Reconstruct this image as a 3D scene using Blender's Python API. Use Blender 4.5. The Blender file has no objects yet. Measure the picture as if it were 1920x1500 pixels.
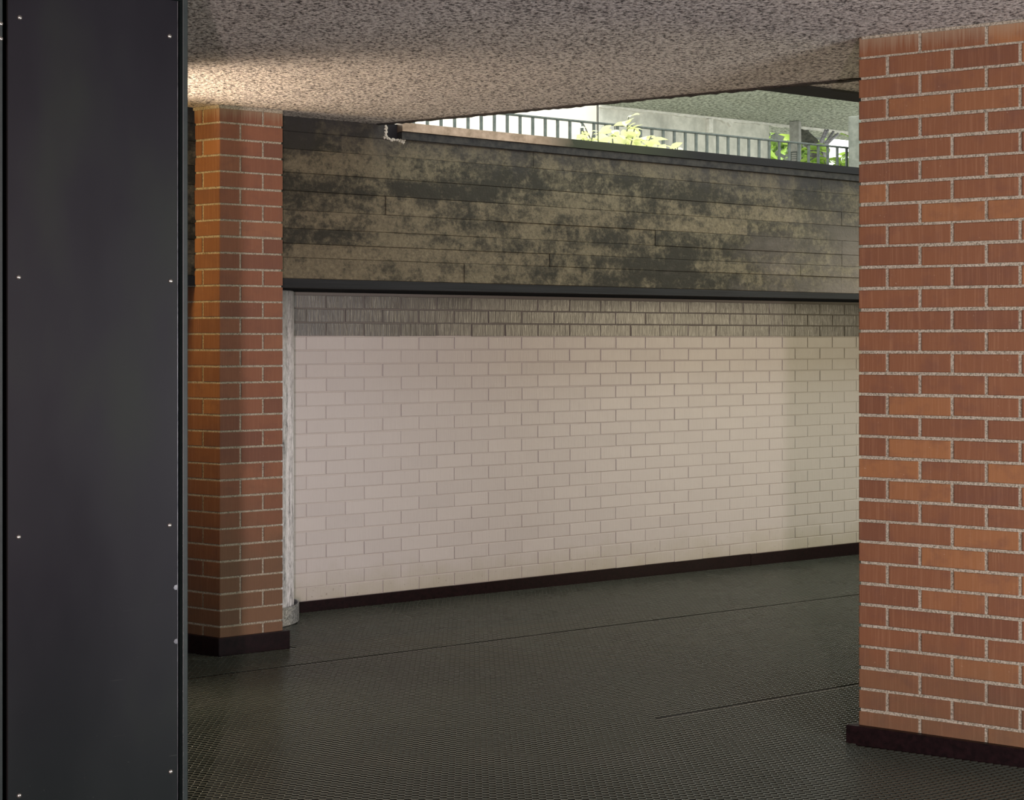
import bpy, bmesh, math, random
from mathutils import Vector, Matrix
import numpy as np
random.seed(7)
rng = np.random.default_rng(11)
S = bpy.context.scene
COL = S.collection

# ------------------------------------------------------------------ camera, sky, lights, exposure
FPX = 2530.0
cam_d = bpy.data.cameras.new('camera')
cam = bpy.data.objects.new('camera', cam_d)
COL.objects.link(cam)
cam_d.sensor_width = 36.0
cam_d.sensor_fit = 'HORIZONTAL'
cam_d.lens = 36.0 * FPX / 1920.0
cam_d.shift_y = -115.0 / 1920.0
cam_d.clip_start = 0.05
cam_d.clip_end = 300
cam.location = (0, 0, 0)
cam.rotation_euler = (math.radians(90), 0, 0)
S.camera = cam

world = bpy.data.worlds.new('overcast_sky')
S.world = world
world.use_nodes = True
wn = world.node_tree.nodes
wb = wn['Background']
wb.inputs['Color'].default_value = (0.97, 1.0, 0.95, 1)
wb.inputs['Strength'].default_value = 3.0

S.view_settings.view_transform = 'Standard'
S.view_settings.look = 'None'
S.view_settings.gamma = 1.0
S.view_settings.exposure = 0.0
S.view_settings.use_curve_mapping = False
S.cycles.max_bounces = 8
S.cycles.diffuse_bounces = 5
S.cycles.glossy_bounces = 4

def aim(o, target):
    d = Vector(target) - Vector(o.location)
    o.rotation_euler = d.to_track_quat('-Z', 'Y').to_euler()

def area(name, loc, target, sx, sy, power, color, spread=180):
    l = bpy.data.lights.new(name, 'AREA')
    l.shape = 'RECTANGLE'
    l.size = sx
    l.size_y = sy
    l.energy = power
    l.color = color
    l.spread = math.radians(spread)
    o = bpy.data.objects.new(name, l)
    COL.objects.link(o)
    o.location = loc
    aim(o, target)
    return o

# daylight reaching the passage through its mouth behind the viewer (narrow) and the wide entrance to the right
area('daylight_behind', (0.09, -3.0, -0.1), (0.1, 6.9, -0.35), 0.12, 1.5, 300, (1.0, 0.77, 0.77))
area('daylight_entrance', (2.74, 1.50, -0.45), (0.1, 4.6, 0.95), 1.1, 1.5, 66, (0.97, 0.965, 0.98))
# warm corridor lighting to the right, behind the wide pillar
area('corridor_light', (5.1, 5.9, 0.05), (0.5, 6.2, -0.2), 1.0, 1.3, 88, (1.0, 0.86, 0.58))
# sodium lamps beyond the steel panel: one washes the brick, one grazes the ceiling
def spot(name, loc, target, power, color, deg, blend, r):
    l = bpy.data.lights.new(name, 'SPOT')
    l.energy = power; l.color = color; l.spot_size = math.radians(deg); l.spot_blend = blend; l.shadow_soft_size = r
    o = bpy.data.objects.new(name, l)
    COL.objects.link(o)
    o.location = loc
    aim(o, target)
spot('sodium_wash', (-2.25, 5.12, 0.55), (-1.2, 5.60, 0.45), 80, (1.0, 0.60, 0.20), 110, 0.6, 0.07)
spot('sodium_glint_spot', (-2.25, 5.05, 0.50), (-0.85, 4.05, -1.3), 210, (1.0, 0.82, 0.60), 62, 0.8, 0.05)  # extra spot added at the same lamp to raise glints on the floor
spot('sodium_uplight', (-1.95, 5.02, 0.52), (-0.85, 5.22, 0.972), 150, (1.0, 0.78, 0.60), 58, 0.9, 0.05)

# ------------------------------------------------------------------ helpers
TH1, TH2 = math.radians(30.8), math.radians(-29.2)
CAMH0 = 1.30
def floor_z(y):
    return -CAMH0 - 0.0107 * (y - 4.35)
CEIL = 0.972

def rot2(a, x, y):
    return (math.cos(a) * x - math.sin(a) * y, math.sin(a) * x + math.cos(a) * y)

def mesh(name, verts, faces, mat=None, smooth=False):
    me = bpy.data.meshes.new(name)
    me.from_pydata([tuple(v) for v in verts], [], faces)
    me.update()
    if mat: me.materials.append(mat)
    if smooth:
        for p in me.polygons: p.use_smooth = True
    return me

def link(name, me, parent=None, loc=(0, 0, 0), rz=0.0):
    o = bpy.data.objects.new(name, me)
    COL.objects.link(o)
    if parent:
        o.parent = parent
        # parents are never rotated in this scene: local = world - parent
        o.location = Vector(loc) - world_loc(parent)
    else:
        o.location = loc
    o.rotation_euler = (0, 0, rz)
    return o

def world_loc(o):
    v = Vector(o.location)
    p = o.parent
    while p:
        v += Vector(p.location)
        p = p.parent
    return v

def empty(name, loc):
    o = bpy.data.objects.new(name, None)
    o.empty_display_size = 0.1
    COL.objects.link(o)
    o.location = loc
    return o

def tag(o, label, cat, group=None):
    o['label'] = label
    o['category'] = cat
    if group: o['group'] = group
    return o

def structure(o):
    o['kind'] = 'structure'
    return o

class MB:
    def __init__(s):
        s.v, s.f = [], []
    def add(s, v, f):
        b = len(s.v)
        s.v += [tuple(p) for p in v]
        s.f += [[b + i for i in q] for q in f]
    def box(s, x0, x1, y0, y1, z0, z1, M=None):
        v = [(x, y, z) for z in (z0, z1) for y in (y0, y1) for x in (x0, x1)]
        if M: v = [M @ Vector(p) for p in v]
        s.add(v, [(0, 2, 3, 1), (4, 5, 7, 6), (0, 1, 5, 4), (2, 6, 7, 3), (0, 4, 6, 2), (1, 3, 7, 5)])
    def prism(s, poly, z0, z1):
        n = len(poly)
        v = [(x, y, z0) for x, y in poly] + [(x, y, z1) for x, y in poly]
        a = sum(poly[i][0] * poly[(i + 1) % n][1] - poly[(i + 1) % n][0] * poly[i][1] for i in range(n))
        f = [[i, (i + 1) % n, n + (i + 1) % n, n + i] for i in range(n)] + [list(range(n))[::-1], list(range(n, 2 * n))]
        if a < 0: f = [q[::-1] for q in f]
        s.add(v, f)
    def tube(s, pts, r, n=8, taper=None, caps=True):
        pts = [Vector(p) for p in pts]
        b = len(s.v)
        for i, p in enumerate(pts):
            d = (pts[min(i + 1, len(pts) - 1)] - pts[max(i - 1, 0)]).normalized()
            u = d.cross(Vector((0, 0, 1)))
            if u.length < 1e-3: u = d.cross(Vector((1, 0, 0)))
            u.normalize()
            w = d.cross(u)
            rr = r if taper is None else r * (1 + (taper - 1) * i / (len(pts) - 1))
            for k in range(n):
                a = 2 * math.pi * k / n
                s.v.append(tuple(p + u * rr * math.cos(a) + w * rr * math.sin(a)))
        for i in range(len(pts) - 1):
            for k in range(n):
                k2 = (k + 1) % n
                s.f.append([b + i * n + k, b + i * n + k2, b + (i + 1) * n + k2, b + (i + 1) * n + k][::-1])
        if caps:
            s.f.append([b + k for k in range(n)])
            s.f.append([b + (len(pts) - 1) * n + k for k in range(n)][::-1])
    def build(s, name, mat, parent=None, loc=(0, 0, 0), rz=0.0, smooth=False):
        return link(name, mesh(name, s.v, s.f, mat, smooth), parent, loc, rz)

def bevel(o, w, seg=1):
    m = o.modifiers.new('bevel', 'BEVEL')
    m.width = w
    m.segments = seg
    m.limit_method = 'ANGLE'
    m.angle_limit = math.radians(40)

# ------------------------------------------------------------------ materials
class N:
    def __init__(s, name):
        s.m = bpy.data.materials.new(name)
        s.m.use_nodes = True
        s.t = s.m.node_tree
        s.b = s.t.nodes['Principled BSDF']
    def n(s, typ, **kw):
        x = s.t.nodes.new(typ)
        for k, v in kw.items():
            if k.startswith('i_'): x.inputs[k[2:].replace('_', ' ')].default_value = v
            else: setattr(x, k, v)
        return x
    def l(s, a, b): s.t.links.new(a, b)
    def coords(s, scale=(1, 1, 1), kind='Object', offset_random=True, loc=(0, 0, 0)):
        if kind == 'World':
            src = s.n('ShaderNodeNewGeometry').outputs['Position']
        else:
            src = s.n('ShaderNodeTexCoord').outputs[kind]
        mp = s.n('ShaderNodeMapping')
        mp.inputs['Scale'].default_value = scale
        mp.inputs['Location'].default_value = loc
        if offset_random and kind == 'Object':
            oi = s.n('ShaderNodeObjectInfo')
            mu = s.n('ShaderNodeMath', operation='MULTIPLY')
            mu.inputs[1].default_value = 37.0
            s.l(oi.outputs['Random'], mu.inputs[0])
            va = s.n('ShaderNodeVectorMath', operation='ADD')
            s.l(src, va.inputs[0])
            s.l(mu.outputs[0], va.inputs[1])
            src = va.outputs[0]
        s.l(src, mp.inputs['Vector'])
        return mp.outputs[0]
    def noise(s, vec, scale, detail=4, rough=0.55, dist=0.0):
        x = s.n('ShaderNodeTexNoise')
        x.inputs['Scale'].default_value = scale
        x.inputs['Detail'].default_value = detail
        x.inputs['Roughness'].default_value = rough
        x.inputs['Distortion'].default_value = dist
        s.l(vec, x.inputs['Vector'])
        return x.outputs['Fac']
    def ramp(s, fac, stops):
        r = s.n('ShaderNodeValToRGB')
        e = r.color_ramp.elements
        while len(e) < len(stops): e.new(0.5)
        for i, (p, c) in enumerate(stops):
            e[i].position = p
            e[i].color = (c[0], c[1], c[2], 1) if hasattr(c, '__len__') else (c, c, c, 1)
        s.l(fac, r.inputs['Fac'])
        return r.outputs['Color']
    def mix(s, fac, a, b, mode='MIX'):
        x = s.n('ShaderNodeMix', data_type='RGBA', blend_type=mode)
        for sock, val in ((x.inputs[0], fac), (x.inputs[6], a), (x.inputs[7], b)):
            if hasattr(val, 'links') or hasattr(val, 'is_linked'): s.l(val, sock)
            elif hasattr(val, '__len__'): sock.default_value = (val[0], val[1], val[2], 1)
            else: sock.default_value = val
        return x.outputs[2]
    def math(s, op, a, b=0.0, clamp=False):
        x = s.n('ShaderNodeMath', operation=op)
        x.use_clamp = clamp
        for i, val in enumerate((a, b)):
            if hasattr(val, 'is_linked'): s.l(val, x.inputs[i])
            else: x.inputs[i].default_value = val
        return x.outputs[0]
    def color(s, c):
        if hasattr(c, 'is_linked'): s.l(c, s.b.inputs['Base Color'])
        else: s.b.inputs['Base Color'].default_value = (c[0], c[1], c[2], 1)
    def rough(s, r):
        if hasattr(r, 'is_linked'): s.l(r, s.b.inputs['Roughness'])
        else: s.b.inputs['Roughness'].default_value = r
    def bump(s, h, strength, dist, prev=None):
        x = s.n('ShaderNodeBump')
        x.inputs['Strength'].default_value = strength
        x.inputs['Distance'].default_value = dist
        s.l(h, x.inputs['Height'])
        if prev: s.l(prev, x.inputs['Normal'])
        s.l(x.outputs[0], s.b.inputs['Normal'])
        return x.outputs[0]

def sr(r, g, b):
    f = lambda c: ((c / 255 + 0.055) / 1.055) ** 2.4 if c > 10 else c / 255 / 12.92
    return (f(r), f(g), f(b))

def red_brick(name, a, b, c, streak=0.25, low=-1.30):
    m = N(name)
    oi = m.n('ShaderNodeObjectInfo').outputs['Random']
    base = m.ramp(oi, [(0.0, a), (0.35, b), (0.75, b), (1.0, c)])
    v = m.coords((170, 4, 5))
    st = m.noise(v, 1.0, 3, 0.6)
    v2 = m.coords((1, 1, 1))
    bl = m.noise(v2, 14, 5, 0.6)
    col = m.mix(m.math('MULTIPLY', m.math('SUBTRACT', st, 0.5, True), streak * 4, True), base, (0.36, 0.20, 0.11))
    col = m.mix(m.math('MULTIPLY', m.math('SUBTRACT', bl, 0.5, True), 2.2, True), col, (0.11, 0.045, 0.03))
    sp = m.noise(v2, 150, 2, 0.5)
    col = m.mix(m.ramp(sp, [(0.74, 0.0), (0.78, 0.5)]), col, (0.38, 0.28, 0.20))
    # grime splashed up from the floor and lime run down from the ceiling
    wz = m.n('ShaderNodeSeparateXYZ')
    m.l(m.n('ShaderNodeNewGeometry').outputs['Position'], wz.inputs[0])
    dn = m.noise(m.coords((1, 1, 1), 'World'), 9, 5, 0.6)
    gr = m.math('MULTIPLY', m.math('SUBTRACT', m.math('ADD', low + 0.34, m.math('MULTIPLY', dn, 0.42)), wz.outputs[2], True), 2.6, True)
    col = m.mix(m.math('MULTIPLY', gr, 0.55), col, (0.085, 0.065, 0.035))
    tp = m.math('MULTIPLY', m.math('SUBTRACT', m.math('ADD', wz.outputs[2], m.math('MULTIPLY', st, 0.10)), 0.965, True), 14, True)
    col = m.mix(m.math('MULTIPLY', tp, 0.7), col, (0.30, 0.25, 0.17))
    m.color(col)
    m.rough(0.78)
    n1 = m.bump(st, 0.35, 0.0016)
    m.bump(bl, 0.3, 0.003, n1)
    return m.m

M_brick = red_brick('red_brick', (0.132, 0.052, 0.024), (0.172, 0.070, 0.029), (0.25, 0.110, 0.039), 0.25, -1.47)
M_brick_brown = red_brick('brown_red_brick', (0.13, 0.054, 0.032), (0.18, 0.072, 0.038), (0.21, 0.092, 0.048), 0.12, -1.12)

def mortar():
    m = N('grey_mortar')
    v = m.coords((1, 1, 1), 'World')
    n = m.noise(v, 190, 4, 0.7)
    n2 = m.noise(v, 9, 3, 0.6)
    col = m.ramp(n, [(0.38, (0.12, 0.115, 0.085)), (0.5, (0.36, 0.34, 0.27)), (0.68, (0.56, 0.53, 0.44))])
    col = m.mix(m.math('MULTIPLY', n2, 0.35), col, (0.22, 0.19, 0.13))
    m.color(col)
    m.rough(0.95)
    m.bump(n, 0.8, 0.004)
    return m.m
M_mortar = mortar()

def painted(name, c1, c2, rough, rib, dirt=True, dirt_col=(0.30, 0.28, 0.19)):
    m = N(name)
    oi = m.n('ShaderNodeObjectInfo').outputs['Random']
    base = m.ramp(oi, [(0.0, c1), (1.0, c2)])
    w = m.coords((1, 1, 1), 'World')
    if dirt:
        wz = m.n('ShaderNodeSeparateXYZ')
        m.l(m.n('ShaderNodeNewGeometry').outputs['Position'], wz.inputs[0])
        dn = m.noise(w, 5, 5, 0.65)
        g = m.math('MULTIPLY', m.math('SUBTRACT', m.math('ADD', -1.27, m.math('MULTIPLY', dn, 0.30)), wz.outputs[2], True), 4.0, True)
        base = m.mix(m.math('MULTIPLY', g, 0.75), base, dirt_col)
        sp = m.noise(w, 60, 2, 0.5)
        spk = m.math('MULTIPLY', m.ramp(sp, [(0.70, 0.0), (0.73, 1.0)]), m.math('ADD', m.math('MULTIPLY', g, 0.8), 0.06))
        base = m.mix(spk, base, (0.12, 0.10, 0.07))
    m.color(base)
    v = m.coords((210, 3, 6))
    st = m.noise(v, 1.0, 2, 0.6)
    bl = m.noise(m.coords((1, 1, 1)), 45, 4, 0.6)
    lo = m.noise(m.coords((1, 1, 1)), 7, 2, 0.5)
    m.rough(rough)
    n1 = m.bump(st, rib, 0.0016)
    n2 = m.bump(bl, 0.30, 0.0014, n1)
    m.bump(lo, 0.4, 0.006, n2)
    return m.m
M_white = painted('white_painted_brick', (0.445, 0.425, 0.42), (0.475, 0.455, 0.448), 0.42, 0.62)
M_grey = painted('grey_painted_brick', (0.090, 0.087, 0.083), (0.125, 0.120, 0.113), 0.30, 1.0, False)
def paint_joint(name, c):
    m = N(name)
    v = m.coords((1, 1, 1), 'World')
    n = m.noise(v, 120, 3, 0.6)
    m.color(c)
    m.rough(0.95)
    m.b.inputs['Specular IOR Level'].default_value = 0.1
    m.bump(n, 0.6, 0.002)
    return m.m
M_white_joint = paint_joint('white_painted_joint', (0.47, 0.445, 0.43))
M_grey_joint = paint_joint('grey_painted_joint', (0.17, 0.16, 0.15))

def sprayed(name, dark, mid, light, warm=None, scale=62, bstr=1.0):
    m = N(name)
    v = m.coords((1, 1, 1), 'World')
    big = m.noise(v, 1.3, 3, 0.5)
    wv = m.n('ShaderNodeVectorMath', operation='MULTIPLY')
    m.l(v, wv.inputs[0]); wv.inputs[1].default_value = (1.0, 1.0, 0.0)
    vo = m.n('ShaderNodeTexVoronoi')
    vo.inputs['Scale'].default_value = scale
    m.l(v, vo.inputs['Vector'])
    n = m.noise(v, scale * 1.3, 5, 0.68)
    n3 = m.noise(v, scale * 0.35, 3, 0.6)
    h = m.math('ADD', m.math('MULTIPLY', n, 1.1), m.math('MULTIPLY', vo.outputs['Distance'], -0.35))
    h = m.math('ADD', h, m.math('MULTIPLY', n3, 0.6))
    col = m.ramp(n, [(0.40, dark), (0.47, mid), (0.58, light)])
    col = m.mix(m.math('MULTIPLY', big, 0.45), col, m.mix(1.0, col, (0.72, 0.66, 0.55), 'MULTIPLY'))
    m.color(col)
    m.rough(0.92)
    m.bump(h, bstr, 0.022)
    return m.m
M_ceiling = sprayed('sprayed_aggregate_ceiling', (0.06, 0.056, 0.053), (0.57, 0.54, 0.52), (0.95, 0.92, 0.89))
M_soffit = sprayed('pale_aggregate_soffit', (0.16, 0.18, 0.14), (0.30, 0.33, 0.27), (0.58, 0.62, 0.53), scale=17, bstr=1.0)

def board_concrete():
    m = N('board_marked_concrete')
    oi = m.n('ShaderNodeObjectInfo').outputs['Random']
    w = m.coords((1, 1, 1), 'World')
    ws = m.coords((1.0, 1.0, 2.4), 'World')
    s1 = m.noise(ws, 2.2, 6, 0.68, 0.25)
    s2 = m.noise(w, 11, 6, 0.72, 0.2)
    s3 = m.noise(m.coords((3.0, 3.0, 0.8), 'World'), 3.0, 5, 0.7)
    f = m.noise(w, 70, 4, 0.7)
    base = m.ramp(f, [(0.3, (0.070, 0.061, 0.044)), (0.55, (0.126, 0.110, 0.072)), (0.8, (0.185, 0.161, 0.110))])
    base = m.mix(m.math('MULTIPLY', oi, 0.35), base, (0.12, 0.115, 0.075))
    mx_ = m.math('ADD', m.math('ADD', m.math('MULTIPLY', s1, 0.5), m.math('MULTIPLY', s2, 0.32)), m.math('MULTIPLY', f, 0.18))
    f2 = m.noise(w, 34, 6, 0.8)
    mx_ = m.math('ADD', mx_, m.math('ADD', m.math('MULTIPLY', m.math('SUBTRACT', f2, 0.5), 0.35), m.math('MULTIPLY', m.math('SUBTRACT', oi, 0.55), 0.10)))
    col = m.mix(m.ramp(mx_, [(0.44, 0.0), (0.49, 0.60), (0.55, 0.97)]), base, (0.022, 0.022, 0.017))
    # dark run-off below the coping
    sx = m.n('ShaderNodeSeparateXYZ')
    m.l(m.n('ShaderNodeNewGeometry').outputs['Position'], sx.inputs[0])
    rr = m.math('MULTIPLY', m.math('SUBTRACT', sx.outputs[0], 0.6, True), 0.10, True)
    run = m.math('MULTIPLY', m.math('SUBTRACT', m.math('ADD', m.math('ADD', sx.outputs[2], rr), m.math('MULTIPLY', s3, 0.42)), 1.00, True), 5.0, True)
    col = m.mix(m.math('MULTIPLY', run, 0.85), col, (0.030, 0.030, 0.032))
    # paler patch towards the lower right end
    pal = m.math('MULTIPLY', m.math('SUBTRACT', m.math('ADD', sx.outputs[0], m.math('MULTIPLY', s1, 1.8)), 2.05, True), 0.9, True)
    pal = m.math('MULTIPLY', pal, m.math('MULTIPLY', m.math('SUBTRACT', 0.80, sx.outputs[2], True), 2.4, True))
    col = m.mix(m.math('MULTIPLY', pal, 0.5), col, (0.33, 0.29, 0.26))
    m.color(col)
    m.b.inputs['Specular IOR Level'].default_value = 0.2
    m.rough(0.8)
    g = m.noise(m.coords((3, 3, 90), 'World'), 1.0, 3, 0.6)
    n1 = m.bump(f, 0.5, 0.004)
    n2 = m.bump(g, 0.25, 0.002, n1)
    m.bump(s2, 0.6, 0.014, n2)
    return m.m
M_board = board_concrete()

def simple(name, c, r=0.6, metal=0.0, nscale=None, c2=None, bstr=0.2, bd=0.002, scale=(1, 1, 1), kind='World'):
    m = N(name)
    m.b.inputs['Metallic'].default_value = metal
    m.rough(r)
    if nscale:
        n = m.noise(m.coords(scale, kind), nscale, 4, 0.6)
        m.color(m.ramp(n, [(0.35, c), (0.65, c2 or c)]))
        m.bump(n, bstr, bd)
    else:
        m.color(c)
    return m.m
M_beam_trim = simple('dark_blue_grey_board', (0.005, 0.0065, 0.0085), 0.7, 0, 1.0, (0.011, 0.0135, 0.016), 0.5, 0.002, (3, 3, 160))
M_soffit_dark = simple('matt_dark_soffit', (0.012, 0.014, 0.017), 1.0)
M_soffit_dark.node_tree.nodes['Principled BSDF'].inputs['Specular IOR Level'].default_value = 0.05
M_drip = simple('black_bitumen', (0.010, 0.010, 0.009), 0.9, 0, 60, (0.035, 0.03, 0.025), 1.0, 0.006)
def copper():
    m = N('tarnished_copper_flashing')
    w = m.coords((1, 1, 1), 'World')
    n = m.noise(w, 22, 4, 0.6)
    c = m.ramp(n, [(0.35, (0.20, 0.15, 0.11)), (0.65, (0.34, 0.26, 0.20))])
    sx = m.n('ShaderNodeSeparateXYZ'); m.l(w, sx.inputs[0])
    t = m.math('MULTIPLY', m.math('SUBTRACT', m.math('ADD', sx.outputs[0], m.math('MULTIPLY', n, 0.15)), 0.18, True), 5, True)
    c = m.mix(t, c, (0.03, 0.036, 0.024))
    t2 = m.math('MULTIPLY', m.math('SUBTRACT', sx.outputs[0], 0.65, True), 3, True)
    c = m.mix(t2, c, (0.012, 0.013, 0.015))
    m.color(c)
    m.l(m.math('SUBTRACT', 0.7, t), m.b.inputs['Metallic'])
    m.b.inputs['Specular IOR Level'].default_value = 0.12
    m.rough(m.math('ADD', 0.36, m.math('MULTIPLY', t, 0.35)))
    m.bump(n, 0.2, 0.002)
    return m.m
M_copper = copper()
M_cope = simple('weathered_black_coping', (0.010, 0.011, 0.013), 0.75, 0, 30, (0.030, 0.030, 0.028), 0.6, 0.004)
M_void = simple('pocket_shade', (0.006, 0.006, 0.008), 0.95)  # near-black colour stands for the shade inside the pocket
M_plaster = simple('crumbled_pale_plaster', (0.25, 0.24, 0.20), 0.95, 0, 80, (0.5, 0.48, 0.42), 0.8, 0.004)
M_vinyl = simple('oxblood_black_baseboard', (0.006, 0.0035, 0.004), 0.36, 0, 55, (0.013, 0.006, 0.007), 0.25, 0.001)
M_rail = simple('grey_green_painted_steel', (0.035, 0.046, 0.042), 0.6, 0.0, 25, (0.07, 0.085, 0.075))
M_upfloor = simple('upper_paving', (0.34, 0.33, 0.30), 0.9, 0, 6, (0.46, 0.45, 0.41))
M_plain = simple('unseen_enclosure_wall', (0.42, 0.36, 0.30), 0.9, 0, 5, (0.5, 0.44, 0.37))
M_trunk = simple('dark_bark', (0.045, 0.05, 0.042), 0.9, 0, 26, (0.12, 0.12, 0.10), 0.8, 0.01)
M_stem = simple('grey_violet_stem', (0.16, 0.16, 0.17), 0.7, 0, 1.0, (0.34, 0.33, 0.37), 0.4, 0.004, (8, 8, 60))
M_cable = simple('dark_steel_cable', (0.03, 0.03, 0.028), 0.6, 0.5)
M_greypost = simple('grey_concrete_post', (0.24, 0.24, 0.22), 0.85, 0, 18, (0.34, 0.335, 0.31))

M_vinyl.node_tree.nodes['Principled BSDF'].inputs['Specular IOR Level'].default_value = 0.12
for _m in (M_beam_trim, M_cope):
    _m.node_tree.nodes['Principled BSDF'].inputs['Specular IOR Level'].default_value = 0.25
def upper_concrete():
    m = N('pale_upper_concrete')
    w = m.coords((1, 1, 1), 'World')
    n = m.noise(w, 9, 5, 0.65)
    d = m.noise(m.coords((2.2, 2.2, 0.5), 'World'), 2.0, 4, 0.6)
    c = m.ramp(n, [(0.3, (0.50, 0.50, 0.45)), (0.6, (0.68, 0.67, 0.61)), (0.8, (0.76, 0.74, 0.68))])
    c = m.mix(m.ramp(d, [(0.45, 0.0), (0.7, 0.5)]), c, (0.30, 0.30, 0.27))
    m.color(c)
    m.rough(0.9)
    m.bump(n, 0.4, 0.006)
    return m.m
M_upwall = upper_concrete()
M_cream = simple('daylit_cream_wall', (0.74, 0.69, 0.60), 0.9, 0, 5, (0.82, 0.77, 0.68))  # strong daylight on this wall stretch painted as a paler colour
M_lime = simple('white_lime_edge', (0.62, 0.61, 0.56), 0.9, 0, 14, (0.8, 0.78, 0.73), 0.6, 0.01)

def column_mat():
    m = N('streaked_whitewashed_column')
    v = m.coords((46, 46, 3.0), 'World')
    n = m.noise(v, 1.0, 5, 0.75)
    p = m.noise(m.coords((1, 1, 0.35), 'World'), 75, 5, 0.8)
    sx = m.n('ShaderNodeSeparateXYZ')
    m.l(m.n('ShaderNodeNewGeometry').outputs['Position'], sx.inputs[0])
    top = m.math('MULTIPLY', m.math('ADD', sx.outputs[2], 0.02), 4.0, True)
    c = m.ramp(m.math('ADD', m.math('MULTIPLY', n, 0.5), m.math('MULTIPLY', p, 0.5)), [(0.37, (0.035, 0.035, 0.038)), (0.45, (0.36, 0.36, 0.39)), (0.56, (0.68, 0.67, 0.72))])
    c = m.mix(m.math('MULTIPLY', top, 0.7), c, (0.09, 0.10, 0.10))
    m.color(c)
    m.rough(0.6)
    m.bump(n, 0.8, 0.006)
    return m.m
M_column = column_mat()

def steel_ring():
    m = N('scuffed_galvanised_ring')
    n = m.noise(m.coords((1, 1, 1), 'World'), 110, 5, 0.75)
    m.color(m.ramp(n, [(0.36, (0.08, 0.085, 0.09)), (0.50, (0.30, 0.31, 0.33)), (0.70, (0.62, 0.62, 0.64))]))
    m.b.inputs['Metallic'].default_value = 0.7
    m.rough(0.42)
    m.bump(n, 0.5, 0.002)
    return m.m
M_ring = steel_ring()

def steel_panel():
    m = N('black_green_painted_steel')
    v = m.coords((1, 1, 1), 'World')
    big = m.noise(m.coords((2.2, 2.2, 0.8), 'World'), 1.8, 3, 0.5)
    n = m.noise(v, 120, 3, 0.6)
    c = m.ramp(big, [(0.35, (0.006, 0.0065, 0.011)), (0.55, (0.009, 0.0105, 0.015)), (0.7, (0.012, 0.017, 0.016))])
    sx = m.n('ShaderNodeSeparateXYZ')
    m.l(m.n('ShaderNodeNewGeometry').outputs['Position'], sx.inputs[0])
    low = m.math('MULTIPLY', m.math('SUBTRACT', -0.55, sx.outputs[2], True), 1.6, True)
    c = m.mix(m.math('MULTIPLY', low, 0.6), c, (0.011, 0.020, 0.017))
    scr = m.noise(m.coords((9, 9, 260), 'World'), 1.0, 2, 0.5)
    scr2 = m.noise(v, 5, 2, 0.5)
    sc = m.math('MULTIPLY', m.ramp(scr, [(0.74, 0.0), (0.76, 0.5)]), m.math('MULTIPLY', m.ramp(scr2, [(0.5, 0.0), (0.6, 1.0)]), low))
    c = m.mix(sc, c, (0.10, 0.12, 0.11))
    dust = m.ramp(n, [(0.70, 0.0), (0.74, 0.35)])
    c = m.mix(m.math('MULTIPLY', dust, low), c, (0.10, 0.12, 0.11))
    m.color(c)
    m.rough(m.ramp(big, [(0.3, 0.38), (0.7, 0.48)]))
    m.b.inputs['Specular IOR Level'].default_value = 0.28
    b = m.noise(v, 2.2, 2, 0.5)
    n1 = m.bump(b, 0.25, 0.02)
    m.bump(n, 0.08, 0.0006, n1)
    return m.m
M_panel = steel_panel()
M_frame = simple('dark_green_frame_paint', (0.016, 0.028, 0.028), 0.45, 0.0, 40, (0.022, 0.036, 0.034), 0.2, 0.001)
M_colconc = simple('mid_grey_concrete', (0.12, 0.13, 0.11), 0.9, 0, 12, (0.19, 0.20, 0.17), 0.4, 0.01)  # darker even grey for the column by the railing
M_fardim = simple('far_dark_wall', (0.045, 0.05, 0.042), 0.9, 0, 3, (0.10, 0.11, 0.09))
M_gap = simple('black_gap', (0.002, 0.002, 0.002), 0.9)
M_rivet = simple('bare_steel_rivet', (0.55, 0.56, 0.52), 0.25, 0.9)
M_edge = simple('chip_and_highlight_steel', (0.35, 0.36, 0.38), 0.35, 0.8, 30, (0.18, 0.19, 0.21))  # bare steel of the chips, also the painted highlight along the sheet edge

def rubber(name, studded):
    m = N(name)
    w = m.coords((1, 1, 1), 'World')
    n = m.noise(w, 3.0, 4, 0.6)
    f = m.noise(w, 260, 2, 0.5)
    c = m.ramp(n, [(0.35, (0.046, 0.056, 0.046)), (0.55, (0.062, 0.072, 0.058)), (0.7, (0.078, 0.082, 0.068))] if studded else [(0.35, (0.006, 0.006, 0.005)), (0.7, (0.010, 0.009, 0.008))])
    sp = m.ramp(m.noise(w, 95, 1, 0.5), [(0.80, 0.0), (0.81, 0.7)])
    c = m.mix(sp, c, (0.25, 0.23, 0.2))
    m.color(c)
    m.rough(m.ramp(n, [(0.3, 0.22), (0.7, 0.34)]))
    if not studded:
        m.rough(0.45)
        v2 = m.coords((50, 45.5, 1), 'World')
        ch = m.n('ShaderNodeTexChecker'); ch.inputs['Scale'].default_value = 1.0
        m.l(v2, ch.inputs['Vector'])
        m.bump(f, 0.3, 0.002)
    return m.m
M_rubber = rubber('black_studded_rubber', True)
M_groove = simple('shaded_rubber_side', (0.032, 0.036, 0.029), 0.85)  # darker rib sides: shade in the slots put into the colour
M_groove.node_tree.nodes['Principled BSDF'].inputs['Specular IOR Level'].default_value = 0.15
M_pip = simple('glint_pip_rubber', (0.05, 0.05, 0.04), 0.22)  # shiny finish for the pips added to catch lamp glints
M_pip.node_tree.nodes['Principled BSDF'].inputs['Specular IOR Level'].default_value = 0.9
M_rubber_base = rubber('black_rubber_base', False)  # near-black base paints the slots between ribs as shaded

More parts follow.
